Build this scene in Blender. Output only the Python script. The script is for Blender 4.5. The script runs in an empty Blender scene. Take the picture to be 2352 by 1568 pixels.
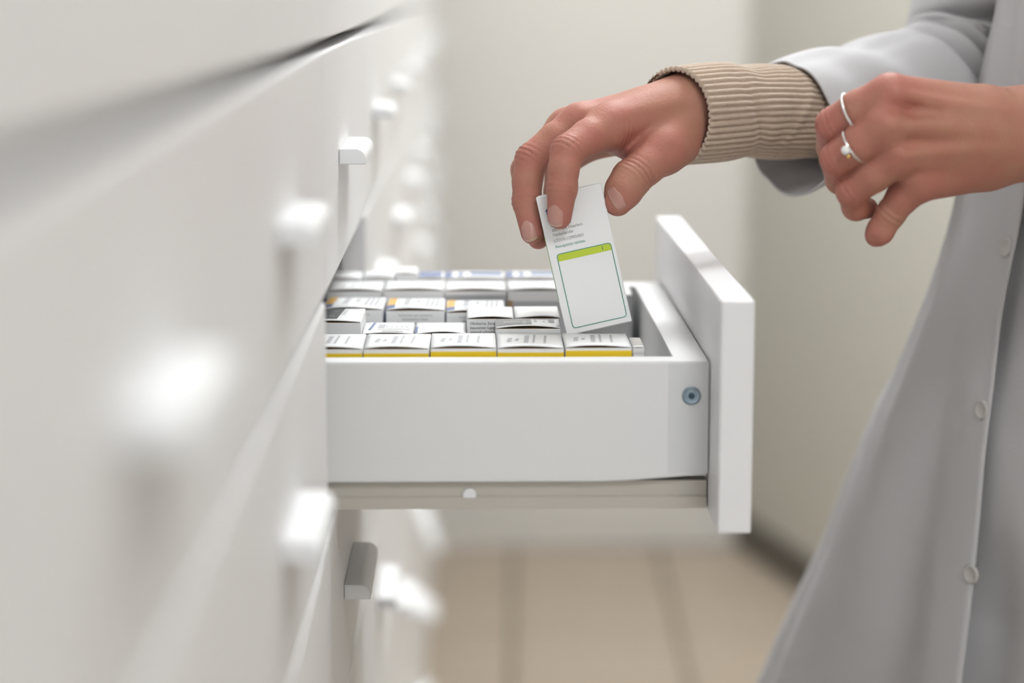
import bpy, bmesh, math, random
import numpy as np
from mathutils import Vector, Matrix

# ------------------------------------------------------------------ camera, world, lights, exposure
scene = bpy.context.scene
COL = scene.collection
FPX, CX, CY = 5100.0, 1176.0, 784.0
TH = math.atan(822 / FPX)
PSI = math.atan(87 / FPX * math.cos(TH))
CAM = np.array([0.072, 0.0, 1.15])
c_r = np.array([math.cos(PSI), -math.sin(PSI), 0.0])
c_f = np.array([math.sin(PSI) * math.cos(TH), math.cos(PSI) * math.cos(TH), -math.sin(TH)])
c_u = np.cross(c_r, c_f)
cd = bpy.data.cameras.new('camera')
cam = bpy.data.objects.new('camera', cd)
COL.objects.link(cam)
cam.matrix_world = Matrix(((c_r[0], c_u[0], -c_f[0], CAM[0]), (c_r[1], c_u[1], -c_f[1], CAM[1]),
                           (c_r[2], c_u[2], -c_f[2], CAM[2]), (0, 0, 0, 1)))
cd.sensor_width = 36.0
cd.lens = FPX / 2352 * 36.0
cd.clip_start = 0.02
cd.dof.use_dof = True
cd.dof.focus_distance = 1.20
cd.dof.aperture_fstop = 3.5
scene.camera = cam
scene.cycles.max_bounces = 5
scene.cycles.diffuse_bounces = 3
scene.cycles.glossy_bounces = 2
scene.cycles.caustics_reflective = False
scene.cycles.caustics_refractive = False
scene.cycles.use_adaptive_sampling = True
scene.cycles.adaptive_threshold = 0.05
scene.cycles.adaptive_min_samples = 16
scene.cycles.use_denoising = True
scene.view_settings.view_transform = 'Standard'
scene.view_settings.look = 'None'
scene.view_settings.gamma = 1.0
scene.view_settings.use_curve_mapping = False
scene.view_settings.exposure = 0.68

world = bpy.data.worlds.new('world')
scene.world = world
world.use_nodes = True
world.node_tree.nodes['Background'].inputs[0].default_value = (0.93, 0.965, 1.0, 1)
world.node_tree.nodes['Background'].inputs[1].default_value = 1.2
CEIL = 2.75
LAMPS = [(0.62, -0.6, 9.0), (0.50, 1.85, 12.0), (0.5, 3.15, 14.0)]      # x, y, watts


def at(px, py, Y):
    d = c_f + c_r * (px - CX) / FPX - c_u * (py - CY) / FPX
    return CAM + d * (Y - CAM[1]) / d[1]


def xpix(px, Y, z):
    """world x of the point at depth Y and height z that lies px across the picture"""
    k = (px - CX) / FPX
    # (q.r) = k (q.f), q = (x, Y, z) - CAM
    qy, qz = Y - CAM[1], z - CAM[2]
    num = k * (qy * c_f[1] + qz * c_f[2]) - qy * c_r[1]
    return CAM[0] + num / (c_r[0] - k * c_f[0])


# ------------------------------------------------------------------ materials
def new_mat(name):
    m = bpy.data.materials.new(name)
    m.use_nodes = True
    return m, m.node_tree, m.node_tree.nodes['Principled BSDF']


def mat(name, col, rough=0.5, metal=0.0, noise=0.0, nscale=20.0, bump=0.0, bscale=200.0, spec=0.5, coords='Object'):
    m, nt, p = new_mat(name)
    p.inputs['Roughness'].default_value = rough
    p.inputs['Metallic'].default_value = metal
    p.inputs['Specular IOR Level'].default_value = spec
    p.inputs['Base Color'].default_value = (*col, 1)
    tc = nt.nodes.new('ShaderNodeTexCoord')
    if noise:
        n = nt.nodes.new('ShaderNodeTexNoise')
        n.inputs['Scale'].default_value = nscale
        n.inputs['Detail'].default_value = 4 if noise > 0.03 else 0
        r = nt.nodes.new('ShaderNodeMapRange')
        r.inputs[3].default_value = 1 - noise
        r.inputs[4].default_value = 1 + noise
        mx = nt.nodes.new('ShaderNodeMix')
        mx.data_type = 'RGBA'
        mx.blend_type = 'MULTIPLY'
        mx.inputs[0].default_value = 1
        mx.inputs[6].default_value = (*col, 1)
        nt.links.new(tc.outputs[coords], n.inputs[0])
        nt.links.new(n.outputs[0], r.inputs[0])
        nt.links.new(r.outputs[0], mx.inputs[7])
        nt.links.new(mx.outputs[2], p.inputs['Base Color'])
    if bump:
        n2 = nt.nodes.new('ShaderNodeTexNoise')
        n2.inputs['Scale'].default_value = bscale
        n2.inputs['Detail'].default_value = 3
        b = nt.nodes.new('ShaderNodeBump')
        b.inputs['Strength'].default_value = bump
        b.inputs['Distance'].default_value = 0.001
        nt.links.new(tc.outputs[coords], n2.inputs[0])
        nt.links.new(n2.outputs[0], b.inputs['Height'])
        nt.links.new(b.outputs[0], p.inputs['Normal'])
    return m


M = {}
M['lacquer'] = mat('white_lacquer', (0.81, 0.795, 0.80), 0.45, noise=0.012, nscale=6)
M['melamine'] = mat('white_melamine', (0.78, 0.775, 0.765), 0.45, noise=0.01, nscale=8)
M['plate'] = mat('grey_white_plate', (0.70, 0.70, 0.69), 0.5)
M['handle'] = mat('white_plastic_handle', (0.80, 0.80, 0.80), 0.35)
M['runner'] = mat('cream_runner', (0.52, 0.48, 0.42), 0.4)
M['wall'] = mat('wall_paint', (0.71, 0.68, 0.63), 0.9, noise=0.01, nscale=3)
M['wall2'] = mat('wall_paint_warm', (0.65, 0.62, 0.545), 0.9, noise=0.01, nscale=3)
M['ceiling'] = mat('ceiling_paint', (0.82, 0.82, 0.80), 0.95, noise=0.01)
M['tile'] = mat('floor_tile', (0.44, 0.36, 0.275), 0.45, noise=0.05, nscale=9)
M['grout'] = mat('floor_grout', (0.17, 0.14, 0.10), 0.9, noise=0.05, nscale=40)
M['plinth'] = mat('dark_plinth', (0.13, 0.115, 0.095), 0.6, noise=0.05)
M['card'] = mat('white_card', (0.83, 0.825, 0.815), 0.45, noise=0.01, nscale=60)
M['card_grey'] = mat('grey_card', (0.42, 0.42, 0.42), 0.5, noise=0.02, nscale=60)
M['card_in'] = mat('raw_cardboard', (0.42, 0.27, 0.14), 0.9, noise=0.05, nscale=200)
M['yellow'] = mat('yellow_ink', (0.90, 0.62, 0.0), 0.45, noise=0.02)
M['orange'] = mat('orange_ink', (0.72, 0.43, 0.11), 0.5, noise=0.02)
M['blue'] = mat('blue_ink', (0.10, 0.14, 0.36), 0.5, noise=0.02)
M['paleblue'] = mat('pale_blue_ink', (0.14, 0.18, 0.33), 0.5, noise=0.02)
M['ink'] = mat('dark_ink', (0.06, 0.06, 0.06), 0.6, noise=0.02)
M['greyink'] = mat('grey_ink', (0.47, 0.47, 0.48), 0.6, noise=0.02)
M['midgrey'] = mat('mid_grey_ink', (0.27, 0.27, 0.26), 0.5, noise=0.02)
M['lime'] = mat('lime_ink', (0.50, 0.62, 0.03), 0.5, noise=0.02)
M['green'] = mat('green_ink', (0.06, 0.27, 0.20), 0.5, noise=0.02)
M['leafgreen'] = mat('leaf_green_ink', (0.18, 0.42, 0.05), 0.5, noise=0.02)
M['navy'] = mat('navy_ink', (0.04, 0.07, 0.25), 0.5, noise=0.02)
M['steel'] = mat('zinc_steel', (0.30, 0.37, 0.42), 0.35, metal=0.85, noise=0.03, nscale=300)
M['steel_dark'] = mat('dark_socket', (0.05, 0.08, 0.11), 0.5, metal=0.5, noise=0.02)
M['foil'] = mat('silver_foil', (0.55, 0.53, 0.52), 0.3, metal=0.7, noise=0.05)
M['silver'] = mat('silver', (0.80, 0.79, 0.77), 0.2, metal=1.0, noise=0.02)
M['gold'] = mat('gold', (0.85, 0.58, 0.20), 0.25, metal=1.0, noise=0.02)
M['pearl'] = mat('pearl', (0.82, 0.82, 0.80), 0.15, noise=0.02)
M['coat'] = mat('white_cotton_twill', (0.53, 0.515, 0.515), 0.85, noise=0.02, nscale=30, bump=0.25, bscale=900)
M['button'] = mat('coat_button', (0.50, 0.475, 0.44), 0.4, noise=0.02)
M['trouser'] = mat('black_trouser', (0.02, 0.018, 0.018), 0.9, noise=0.05)
M['shoe'] = mat('white_shoe', (0.7, 0.7, 0.7), 0.5, noise=0.02)
M['hair'] = mat('dark_brown_hair', (0.045, 0.028, 0.018), 0.5, noise=0.2, nscale=90, bump=0.6, bscale=160)
M['hem'] = mat('dark_knit_hem', (0.10, 0.055, 0.035), 0.95, noise=0.1, nscale=400)
M['lampframe'] = mat('lamp_frame', (0.8, 0.8, 0.8), 0.4, noise=0.01)


def knit_mat():
    m, nt, p = new_mat('beige_rib_knit')
    p.inputs['Roughness'].default_value = 0.95
    p.inputs['Sheen Weight'].default_value = 0.25
    tc = nt.nodes.new('ShaderNodeTexCoord')
    n = nt.nodes.new('ShaderNodeTexNoise')
    n.inputs['Scale'].default_value = 260
    n.inputs['Detail'].default_value = 5
    cr = nt.nodes.new('ShaderNodeValToRGB')
    cr.color_ramp.elements[0].color = (0.46, 0.355, 0.265, 1)
    cr.color_ramp.elements[1].color = (0.62, 0.49, 0.38, 1)
    b = nt.nodes.new('ShaderNodeBump')
    b.inputs['Strength'].default_value = 0.5
    b.inputs['Distance'].default_value = 0.0008
    n2 = nt.nodes.new('ShaderNodeTexNoise')
    n2.inputs['Scale'].default_value = 1500
    nt.links.new(tc.outputs['Object'], n.inputs[0])
    nt.links.new(tc.outputs['Object'], n2.inputs[0])
    nt.links.new(n.outputs[0], cr.inputs[0])
    nt.links.new(cr.outputs[0], p.inputs['Base Color'])
    nt.links.new(n2.outputs[0], b.inputs['Height'])
    nt.links.new(b.outputs[0], p.inputs['Normal'])
    return m


def skin_mat():
    m, nt, p = new_mat('skin')
    p.inputs['Roughness'].default_value = 0.55
    p.inputs['Specular IOR Level'].default_value = 0.3
    p.inputs['Subsurface Weight'].default_value = 0.0
    p.inputs['Subsurface Radius'].default_value = (1.0, 0.35, 0.2)
    p.inputs['Subsurface Scale'].default_value = 0.003
    tc = nt.nodes.new('ShaderNodeTexCoord')
    at_ = nt.nodes.new('ShaderNodeAttribute')
    at_.attribute_name = 'flush'
    n = nt.nodes.new('ShaderNodeTexNoise')
    n.inputs['Scale'].default_value = 90
    n.inputs['Detail'].default_value = 5
    ad = nt.nodes.new('ShaderNodeMath')
    ad.operation = 'MULTIPLY_ADD'
    ad.inputs[1].default_value = 0.9
    sb = nt.nodes.new('ShaderNodeMath')
    sb.operation = 'SUBTRACT'
    sb.inputs[1].default_value = 0.30
    cr = nt.nodes.new('ShaderNodeValToRGB')
    cr.color_ramp.elements[0].color = (0.43, 0.21, 0.14, 1)
    cr.color_ramp.elements[1].color = (0.44, 0.142, 0.117, 1)
    n2 = nt.nodes.new('ShaderNodeTexNoise')
    n2.inputs['Scale'].default_value = 700
    n2.inputs['Detail'].default_value = 3
    vo = nt.nodes.new('ShaderNodeTexVoronoi')
    vo.inputs['Scale'].default_value = 900
    mx = nt.nodes.new('ShaderNodeMath')
    mx.operation = 'ADD'
    b = nt.nodes.new('ShaderNodeBump')
    b.inputs['Strength'].default_value = 0.25
    b.inputs['Distance'].default_value = 0.0004
    L = nt.links.new
    L(tc.outputs['Object'], n.inputs[0]); L(tc.outputs['Object'], n2.inputs[0]); L(tc.outputs['Object'], vo.inputs[0])
    L(n.outputs[0], ad.inputs[0]); L(at_.outputs['Fac'], ad.inputs[2]); L(ad.outputs[0], sb.inputs[0])
    L(sb.outputs[0], cr.inputs[0]); L(cr.outputs[0], p.inputs['Base Color'])
    n3 = nt.nodes.new('ShaderNodeTexNoise')
    n3.inputs['Scale'].default_value = 260
    n3.inputs['Detail'].default_value = 4
    n3.inputs['Distortion'].default_value = 1.2
    m3 = nt.nodes.new('ShaderNodeMath'); m3.operation = 'MULTIPLY_ADD'; m3.inputs[1].default_value = 2.2
    L(tc.outputs['Object'], n3.inputs[0]); L(n3.outputs[0], m3.inputs[0])
    L(n2.outputs[0], mx.inputs[0]); L(vo.outputs[0], mx.inputs[1]); L(mx.outputs[0], m3.inputs[2]); L(m3.outputs[0], b.inputs['Height'])
    L(b.outputs[0], p.inputs['Normal'])
    return m


M['knit'] = knit_mat()
M['skin'] = skin_mat()
M['nail'] = mat('fingernail', (0.50, 0.26, 0.215), 0.3, noise=0.04, nscale=150)
M['nail_edge'] = mat('nail_free_edge', (0.58, 0.40, 0.29), 0.35, noise=0.03)
_m, _nt, _p = new_mat('lamp_diffuser')
_p.inputs['Emission Color'].default_value = (1, 0.985, 0.96, 1)
_p.inputs['Emission Strength'].default_value = 6.0
_m.cycles.emission_sampling = 'NONE'
M['glow'] = _m


# ------------------------------------------------------------------ mesh helpers
def link(name, me, m=None, parent=None):
    o = bpy.data.objects.new(name, me)
    COL.objects.link(o)
    if me is not None and m is not None and not me.materials:
        me.materials.append(m)
    if parent is not None:
        o.parent = parent
    return o


def tag(o, label=None, cat=None, group=None, kind=None):
    if label: o['label'] = label
    if cat: o['category'] = cat
    if group: o['group'] = group
    if kind: o['kind'] = kind
    return o


def empty(name, loc=(0, 0, 0)):
    o = bpy.data.objects.new(name, None)
    o.location = loc
    o.empty_display_size = 0.02
    COL.objects.link(o)
    return o


def box_mesh(name, x0, x1, y0, y1, z0, z1, bevel=0.0, seg=2):
    bm = bmesh.new()
    bmesh.ops.create_cube(bm, size=1)
    for v in bm.verts:
        v.co = ((x0 + x1) / 2 + v.co.x * (x1 - x0), (y0 + y1) / 2 + v.co.y * (y1 - y0), (z0 + z1) / 2 + v.co.z * (z1 - z0))
    if bevel:
        bmesh.ops.bevel(bm, geom=list(bm.edges), offset=bevel, segments=seg, affect='EDGES', profile=0.5)
    me = bpy.data.meshes.new(name)
    bm.to_mesh(me)
    bm.free()
    if bevel:
        me.polygons.foreach_set('use_smooth', [False] * len(me.polygons))
    return me


def boxes_mesh(name, lst, bevel=0.0):
    bm = bmesh.new()
    for (x0, x1, y0, y1, z0, z1) in lst:
        r = bmesh.ops.create_cube(bm, size=1)
        for v in r['verts']:
            v.co = ((x0 + x1) / 2 + v.co.x * (x1 - x0), (y0 + y1) / 2 + v.co.y * (y1 - y0), (z0 + z1) / 2 + v.co.z * (z1 - z0))
    if bevel:
        bmesh.ops.bevel(bm, geom=list(bm.edges), offset=bevel, segments=2, affect='EDGES', profile=0.5)
    me = bpy.data.meshes.new(name)
    bm.to_mesh(me)
    bm.free()
    return me


def pydata(name, v, f, smooth=False):
    me = bpy.data.meshes.new(name)
    me.from_pydata([tuple(map(float, p)) for p in v], [], [tuple(int(i) for i in q) for q in f])
    me.update()
    if smooth:
        me.polygons.foreach_set('use_smooth', [True] * len(me.polygons))
    return me


def extrude_profile(name, prof, axis, a, b, smooth=False):
    """closed 2-D profile extruded along an axis ('y': profile is (x,z))"""
    n = len(prof)
    V, Fc = [], []
    for t in (a, b):
        for (p, q) in prof:
            V.append((p, t, q) if axis == 'y' else ((t, p, q) if axis == 'x' else (p, q, t)))
    for i in range(n):
        j = (i + 1) % n
        Fc.append((i, j, n + j, n + i))
    Fc.append(tuple(range(n - 1, -1, -1)))
    Fc.append(tuple(range(n, 2 * n)))
    me = pydata(name, V, Fc)
    bm = bmesh.new(); bm.from_mesh(me)
    bmesh.ops.recalc_face_normals(bm, faces=bm.faces)
    bm.to_mesh(me); bm.free()
    return me


def lathe(name, prof, n=32):
    """profile (r, h) turned about local Z"""
    V, Fc = [], []
    for (r, h) in prof:
        for k in range(n):
            a = 2 * math.pi * k / n
            V.append((r * math.cos(a), r * math.sin(a), h))
    for i in range(len(prof) - 1):
        for k in range(n):
            k2 = (k + 1) % n
            Fc.append((i * n + k, i * n + k2, (i + 1) * n + k2, (i + 1) * n + k))
    Fc.append(tuple(range((len(prof) - 1) * n, len(prof) * n)))
    return pydata(name, V, Fc)


_text_cache = {}


def text_mesh(body, size, align='LEFT', extr=0.00004):
    cu = bpy.data.curves.new('printed_text', 'FONT')
    cu.body = body
    cu.size = size
    cu.align_x = align
    cu.extrude = extr
    cu.resolution_u = 3
    o = bpy.data.objects.new('tmp_text', cu)
    COL.objects.link(o)
    bpy.context.view_layer.update()
    dg = bpy.context.evaluated_depsgraph_get()
    me = bpy.data.meshes.new_from_object(o.evaluated_get(dg))
    me.name = 'printed_text'
    bpy.data.objects.remove(o)
    bpy.data.curves.remove(cu)
    me.materials.clear()
    return me


# ------------------------------------------------------------------ room shell
YB = 4.470
floor = link('floor', box_mesh('floor', -0.75, 2.6, -2.0, 4.6, -0.05, -0.004), M['grout'])
tag(floor, kind='structure')
tile_me = box_mesh('tile', -0.1443, 0.1443, -0.1450, 0.1450, -0.02, 0.0, bevel=0.0015, seg=1)
tile_me.materials.append(M['tile'])
rot = math.radians(-1.3)
ca, sa = math.cos(rot), math.sin(rot)
gx0, gy0 = 0.1435, 4.172        # a crossing of the joints
for i in range(-3, 7):
    for j in range(-17, 1):
        lx, ly = (i + 0.5) * 0.2985, (j + 0.5) * 0.30
        x, y = gx0 + lx * ca - ly * sa, gy0 + lx * sa + ly * ca
        if x < -0.55 or y < -1.2 or y > YB - 0.01:
            continue
        t = link('tile', tile_me, None, floor)
        t.location = (x, y, 0.0)
        t.rotation_euler = (0, 0, rot)
wb = tag(link('wall_back', box_mesh('wall_back', -0.75, 0.75, YB, YB + 0.1, 0, CEIL), M['wall']), kind='structure')
tag(link('wall_left', box_mesh('wall_left', -0.85, -0.65, -2.0, YB, 0, CEIL), M['wall']), kind='structure')
# wall behind the camera; the unseen wide opening is added for frontal fill light
OX0, OX1, OZ0, OZ1 = -0.55, 1.15, 0.10, 2.55
tag(link('wall_front', boxes_mesh('wall_front', [(-0.75, OX0, -2.1, -2.0, 0, CEIL), (OX1, 2.5, -2.1, -2.0, 0, CEIL), (OX0, OX1, -2.1, -2.0, 0, OZ0),
                                                 (OX0, OX1, -2.1, -2.0, OZ1, CEIL)]), M['wall']), kind='structure')
tag(link('fill_opening_trim_1', boxes_mesh('fill_opening_trim_1', [(OX0, OX0 + 0.04, -2.08, -2.02, OZ0, OZ1), (OX1 - 0.04, OX1, -2.08, -2.02, OZ0, OZ1),
                                         (OX0 + 0.04, OX1 - 0.04, -2.08, -2.02, OZ1 - 0.04, OZ1)]), M['lampframe']), kind='structure')  # frame around the added fill-light opening
tag(link('ceiling', box_mesh('ceiling', -0.85, 2.6, -2.1, YB + 0.1, CEIL, CEIL + 0.06), M['ceiling']), kind='structure')
wa, wbp = np.array([0.6129 - 0.0005, 4.50]), np.array([0.7427, 3.9313])
wd = (wbp - wa) / np.linalg.norm(wbp - wa)
wn = np.array([wd[1], -wd[0]])          # into the room (towards -x)
if wn[0] > 0: wn = -wn
we = wa + wd * 6.8


def slab(name, p, q, n, d0, d1, z0, z1):
    c = [p + n * d0, q + n * d0, q + n * d1, p + n * d1]
    V = [(a[0], a[1], z) for z in (z0, z1) for a in c]
    me = pydata(name, V, [(0, 1, 2, 3), (7, 6, 5, 4), (0, 4, 5, 1), (1, 5, 6, 2), (2, 6, 7, 3), (3, 7, 4, 0)])
    bm = bmesh.new(); bm.from_mesh(me); bmesh.ops.recalc_face_normals(bm, faces=bm.faces); bm.to_mesh(me); bm.free()
    return me


tag(link('wall_right', slab('wall_right', wa, we, wn, -0.08, 0.0, 0, CEIL), M['wall2']), kind='structure')
tag(link('baseboard_right', slab('baseboard_right', wa, we, wn, 0.0005, 0.012, 0.0, 0.075), M['plinth']), kind='structure')

for k, (lx, ly, lw) in enumerate(LAMPS):
    root = tag(empty('ceiling_light', (lx, ly, CEIL - 0.045)),
               ['square ceiling light panel above the nearest cabinets', 'square ceiling light panel just beyond the open drawer',
                'square ceiling light panel nearest the far wall'][k],
               'light', 'ceiling light panels')
    link('frame', boxes_mesh('frame', [(-0.31, 0.31, -0.31, -0.295, 0, 0.04), (-0.31, 0.31, 0.295, 0.31, 0, 0.04),
                                       (-0.31, -0.295, -0.295, 0.295, 0, 0.04), (0.295, 0.31, -0.295, 0.295, 0, 0.04)]), M['lampframe'], root)
    link('diffuser', box_mesh('diffuser', -0.294, 0.294, -0.294, 0.294, 0.01, 0.03), M['glow'], root)
    ld = bpy.data.lights.new('panel_light', 'AREA')
    ld.shape = 'SQUARE'
    ld.size = 0.58
    ld.energy = lw
    ld.color = (0.87, 0.935, 1.0)
    lo = bpy.data.objects.new('panel_light', ld)
    COL.objects.link(lo)
    lo.parent = root
    lo.location = (0, 0, 0.004)

# ------------------------------------------------------------------ drawer cabinets
PITCH = 0.396
Y_OPEN = 1.0605            # near edge of the column with the open drawer
FRONT_T = 0.0164
ROW_P, ROW_H = 0.119, 0.116
ROW_Z = [0.8827 + ROW_P * k for k in (1, 0, -1, -2, -3, -4, -5, -6)]     # bottoms of the drawer fronts
ROW_NAMES = ['upper', 'open']
front_me = box_mesh('drawer', -FRONT_T, 0.0, 0.0015, PITCH - 0.0015, 0.0, ROW_H, bevel=0.0012)
front_me.materials.append(M['lacquer'])
door_me = box_mesh('upper_door', -FRONT_T, 0.0, 0.0015, PITCH - 0.0015, 0.0, 0.85, bevel=0.0012)
door_me.materials.append(M['lacquer'])


def handle_profile(p=0.0142, h=0.0082, r=0.0058):
    pr = [(0.0, 0.0), (p, 0.0)]
    for k in range(7):
        a = k / 6 * math.pi / 2
        pr.append((p - r + r * math.cos(a), h - r + r * math.sin(a)))
    pr.append((0.0, h))
    return pr


handle_me = extrude_profile('handle', handle_profile(), 'y', 0.118, 0.213)
bm = bmesh.new(); bm.from_mesh(handle_me)
bmesh.ops.bevel(bm, geom=[e for e in bm.edges if abs(e.verts[0].co.y - e.verts[1].co.y) < 1e-6], offset=0.0005, segments=2, affect='EDGES')
bm.to_mesh(handle_me); bm.free()
handle_me.materials.append(M['handle'])
carc = boxes_mesh('body', [(-0.55, -0.0185, 0.0, 0.016, 0.0805, 1.98), (-0.55, -0.0185, PITCH - 0.016, PITCH, 0.0805, 1.98),
                           (-0.55, -0.0185, 0.016, PITCH - 0.016, 1.964, 1.98), (-0.55, -0.0185, 0.016, PITCH - 0.016, 0.0805, 0.0965),
                           (-0.55, -0.54, 0.016, PITCH - 0.016, 0.0965, 1.964),
                           (-0.55, -0.03, 0.016, PITCH - 0.016, 1.108, 1.1225)])
carc.materials.append(M['melamine'])
kick = box_mesh('plinth', -0.55, -0.05, 0.0, PITCH, 0.0, 0.08)
kick.materials.append(M['melamine'])
ordw = ['first', 'second', 'third', 'fourth', 'fifth', 'sixth', 'seventh', 'eighth']
open_drawer = None
for k in range(-3, 8):
    if k == 0:
        lab = 'white cabinet column whose drawer stands open full of medicine boxes'
    elif k < 0:
        lab = 'white cabinet column, %s nearer to the viewer than the open drawer' % ordw[-k - 1]
    else:
        lab = 'white cabinet column, %s one beyond the open drawer towards the far wall' % ordw[k - 1]
    root = tag(empty('drawer_cabinet', (0, Y_OPEN + k * (PITCH if k > 0 else 0.362), 0)), lab, 'cabinet', 'run of white drawer cabinets')
    if k < 0:
        root.scale = (1, 0.362 / PITCH, 1)      # the nearer units are a little narrower
    link('body', carc, None, root)
    link('plinth', kick, None, root)
    d = link('door', door_me, None, root)
    d.location = (0, 0, 1.1234)
    for r, z in enumerate(ROW_Z):
        if k == 0 and r == 1:
            open_drawer = empty('drawer', (0, 0, 0))
            open_drawer.parent = root
            continue
        o = link('drawer', front_me, None, root)
        o.location = (0, 0, z)
        h = link('handle', handle_me, None, o)
        h.location = (0.0002, 0, 0.0535)

# ------------------------------------------------------------------ the open drawer
od = open_drawer           # local y is measured from Y_OPEN
yy = lambda Y: Y - Y_OPEN
XI, XO = 0.1912, 0.2076
Y_S, Y_S2 = 1.107, 1.1233          # near side panel
Y_T, Y_T2 = 1.394, 1.410           # far side panel
fr = link('front_panel', box_mesh('front_panel', XI, XO, 0.0015, PITCH - 0.0015, 0.8827, 0.9986, bevel=0.0011), M['lacquer'], od)
hd = link('handle', handle_me, None, od)
hd.location = (XO + 0.0002, 0.036, 0.8827 + 0.0535)
prof = [(-0.25, 0.8988), (0.136, 0.8988), (0.150, 0.8993), (0.170, 0.9008), (0.1908, 0.9026), (0.1908, 0.961), (-0.25, 0.961)]
sp = extrude_profile('side_panel', prof, 'y', yy(Y_S), yy(Y_S2))
bm = bmesh.new(); bm.from_mesh(sp)
bmesh.ops.bevel(bm, geom=[e for e in bm.edges if e.calc_face_angle(0) > 0.6], offset=0.0008, segments=2, affect='EDGES')
bm.to_mesh(sp); bm.free()
link('side_panel', sp, M['melamine'], od)
link('corner_plate', box_mesh('corner_plate', 0.1700, 0.1906, yy(Y_S) - 0.0002, yy(Y_S) + 0.0004, 0.9034, 0.9602, bevel=0.0001, seg=1), M['plate'], od)
link('side_panel', box_mesh('side_panel', -0.25, 0.1908, yy(Y_T), yy(Y_T2), 0.8988, 0.961, bevel=0.0008), M['melamine'], od)
link('inner_front', box_mesh('inner_front', 0.1735, 0.1907, yy(Y_S2) + 0.0001, yy(Y_T) - 0.0001, 0.8988, 0.9609, bevel=0.0005), M['melamine'], od)
link('back_panel', box_mesh('back_panel', -0.25, -0.235, yy(Y_S2) + 0.0001, yy(Y_T) - 0.0001, 0.8988, 0.955), M['melamine'], od)
link('bottom_panel', box_mesh('bottom_panel', -0.2349, 0.1734, yy(Y_S2) + 0.0001, yy(Y_T) - 0.0001, 0.8988, 0.9028), M['melamine'], od)
for (ya, s) in ((yy(Y_S) + 0.004, 1), (yy(Y_T2) - 0.004, -1)):
    rn = [(ya, 0.8987), (ya, 0.8912), (ya - 0.0022 * s, 0.8903), (ya - 0.0022 * s, 0.8845), (ya + 0.010 * s, 0.8845), (ya + 0.010 * s, 0.8987)]
    link('runner', extrude_profile('runner', rn, 'x', -0.25, 0.1905), M['runner'], od)
cap = link('screw_cap', lathe('screw_cap', [(0.0036, 0), (0.0036, 0.0012), (0.0028, 0.0018), (0.0006, 0.002)], 24), M['handle'], od)
cap.location = (0.0689, yy(Y_S) + 0.0038, 0.8914)
cap.rotation_euler = (math.pi / 2, 0, 0)
sc = link('screw', lathe('screw', [(0.0048, -0.001), (0.0048, 0.0004), (0.0041, 0.0009), (0.0038, 0.0005), (0.0030, 0.0004), (0.0024, 0.0009), (0.0019, 0.0009),
                                   (0.0016, 0.0002)], 32), M['steel'], od)
sc.location = (0.1817, yy(Y_S) - 0.0002, 0.9435)
sc.rotation_euler = (math.pi / 2, 0, 0)
sk = link('screw_socket', lathe('screw_socket', [(0.0017, 0.0), (0.0017, 0.0003), (0.0003, 0.00035)], 6), M['steel_dark'], od)
sk.location = (0.1817, yy(Y_S) - 0.0003, 0.9435)
sk.rotation_euler = (math.pi / 2, 0, 0)

# ------------------------------------------------------------------ medicine boxes
BOT = 0.9029


def quad(name, pts, m, parent):
    """flat print: a thin sheet given by four corners, its outward side by the winding"""
    a, b, c, d = [Vector(p) for p in pts]
    n = (b - a).cross(d - a).normalized() * 0.00012
    V = [p for p in (a, b, c, d)] + [p + n for p in (a, b, c, d)]
    me = pydata(name, V, [(3, 2, 1, 0), (4, 5, 6, 7), (0, 1, 5, 4), (1, 2, 6, 5), (2, 3, 7, 6), (3, 0, 4, 7)])
    return link(name, me, m, parent)


def carton(name, x0, x1, y0, y1, z1, label, group, bulge=0.0009, yaw=0.0, side='card', skew=0.0, z0=BOT):
    """standing folding carton; local origin at the middle of its base; lid arched along its front edge"""
    w, dp, h = (x1 - x0), (y1 - y0), z1 - z0
    me = box_mesh(name, -w / 2, w / 2, -dp / 2, dp / 2, 0, h - 0.0011, bevel=0.0003, seg=1)
    me.materials.append(M[side]); me.materials.append(M['card_in'])
    for p in me.polygons:
        if p.normal.z > 0.9: p.material_index = 1
    root = link(name, me)
    root.location = ((x0 + x1) / 2, (y0 + y1) / 2, z0)
    root.rotation_euler = (0, 0, yaw)
    tag(root, label, 'medicine box', group)
    n, mrows = 12, 6
    V, Fc = [], []
    for lay in (0, 1):
        for j in range(mrows + 1):
            v = j / mrows
            for i in range(n + 1):
                u = i / n
                uu = min(1, max(0, u - skew * (u * (1 - u)) * 2))
                b = bulge * 4 * uu * (1 - uu) * (1 - v) ** 1.2
                V.append((-w / 2 + 0.0002 + u * (w - 0.0004), -dp / 2 + 0.0001 + v * (dp - 0.0004), h - 0.0009 + b + 0.00035 * lay))
    S = (n + 1) * (mrows + 1)
    for j in range(mrows):
        for i in range(n):
            a = j * (n + 1) + i
            Fc.append((S + a, S + a + 1, S + a + n + 2, S + a + n + 1))
            Fc.append((a, a + n + 1, a + n + 2, a + 1))
    for i in range(n):
        Fc.append((i, i + 1, S + i + 1, S + i))
        q = mrows * (n + 1) + i
        Fc.append((q + 1, q, S + q, S + q + 1))
    for j in range(mrows):
        a = j * (n + 1)
        Fc.append((a + n + 1, a, S + a, S + a + n + 1))
        b_ = a + n
        Fc.append((b_, b_ + n + 1, S + b_ + n + 1, S + b_))
    lid = link('lid', pydata('lid', V, Fc, True), M['card'], root)
    root['_d'] = (w, dp, h, bulge, skew)
    return root, lid


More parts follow.
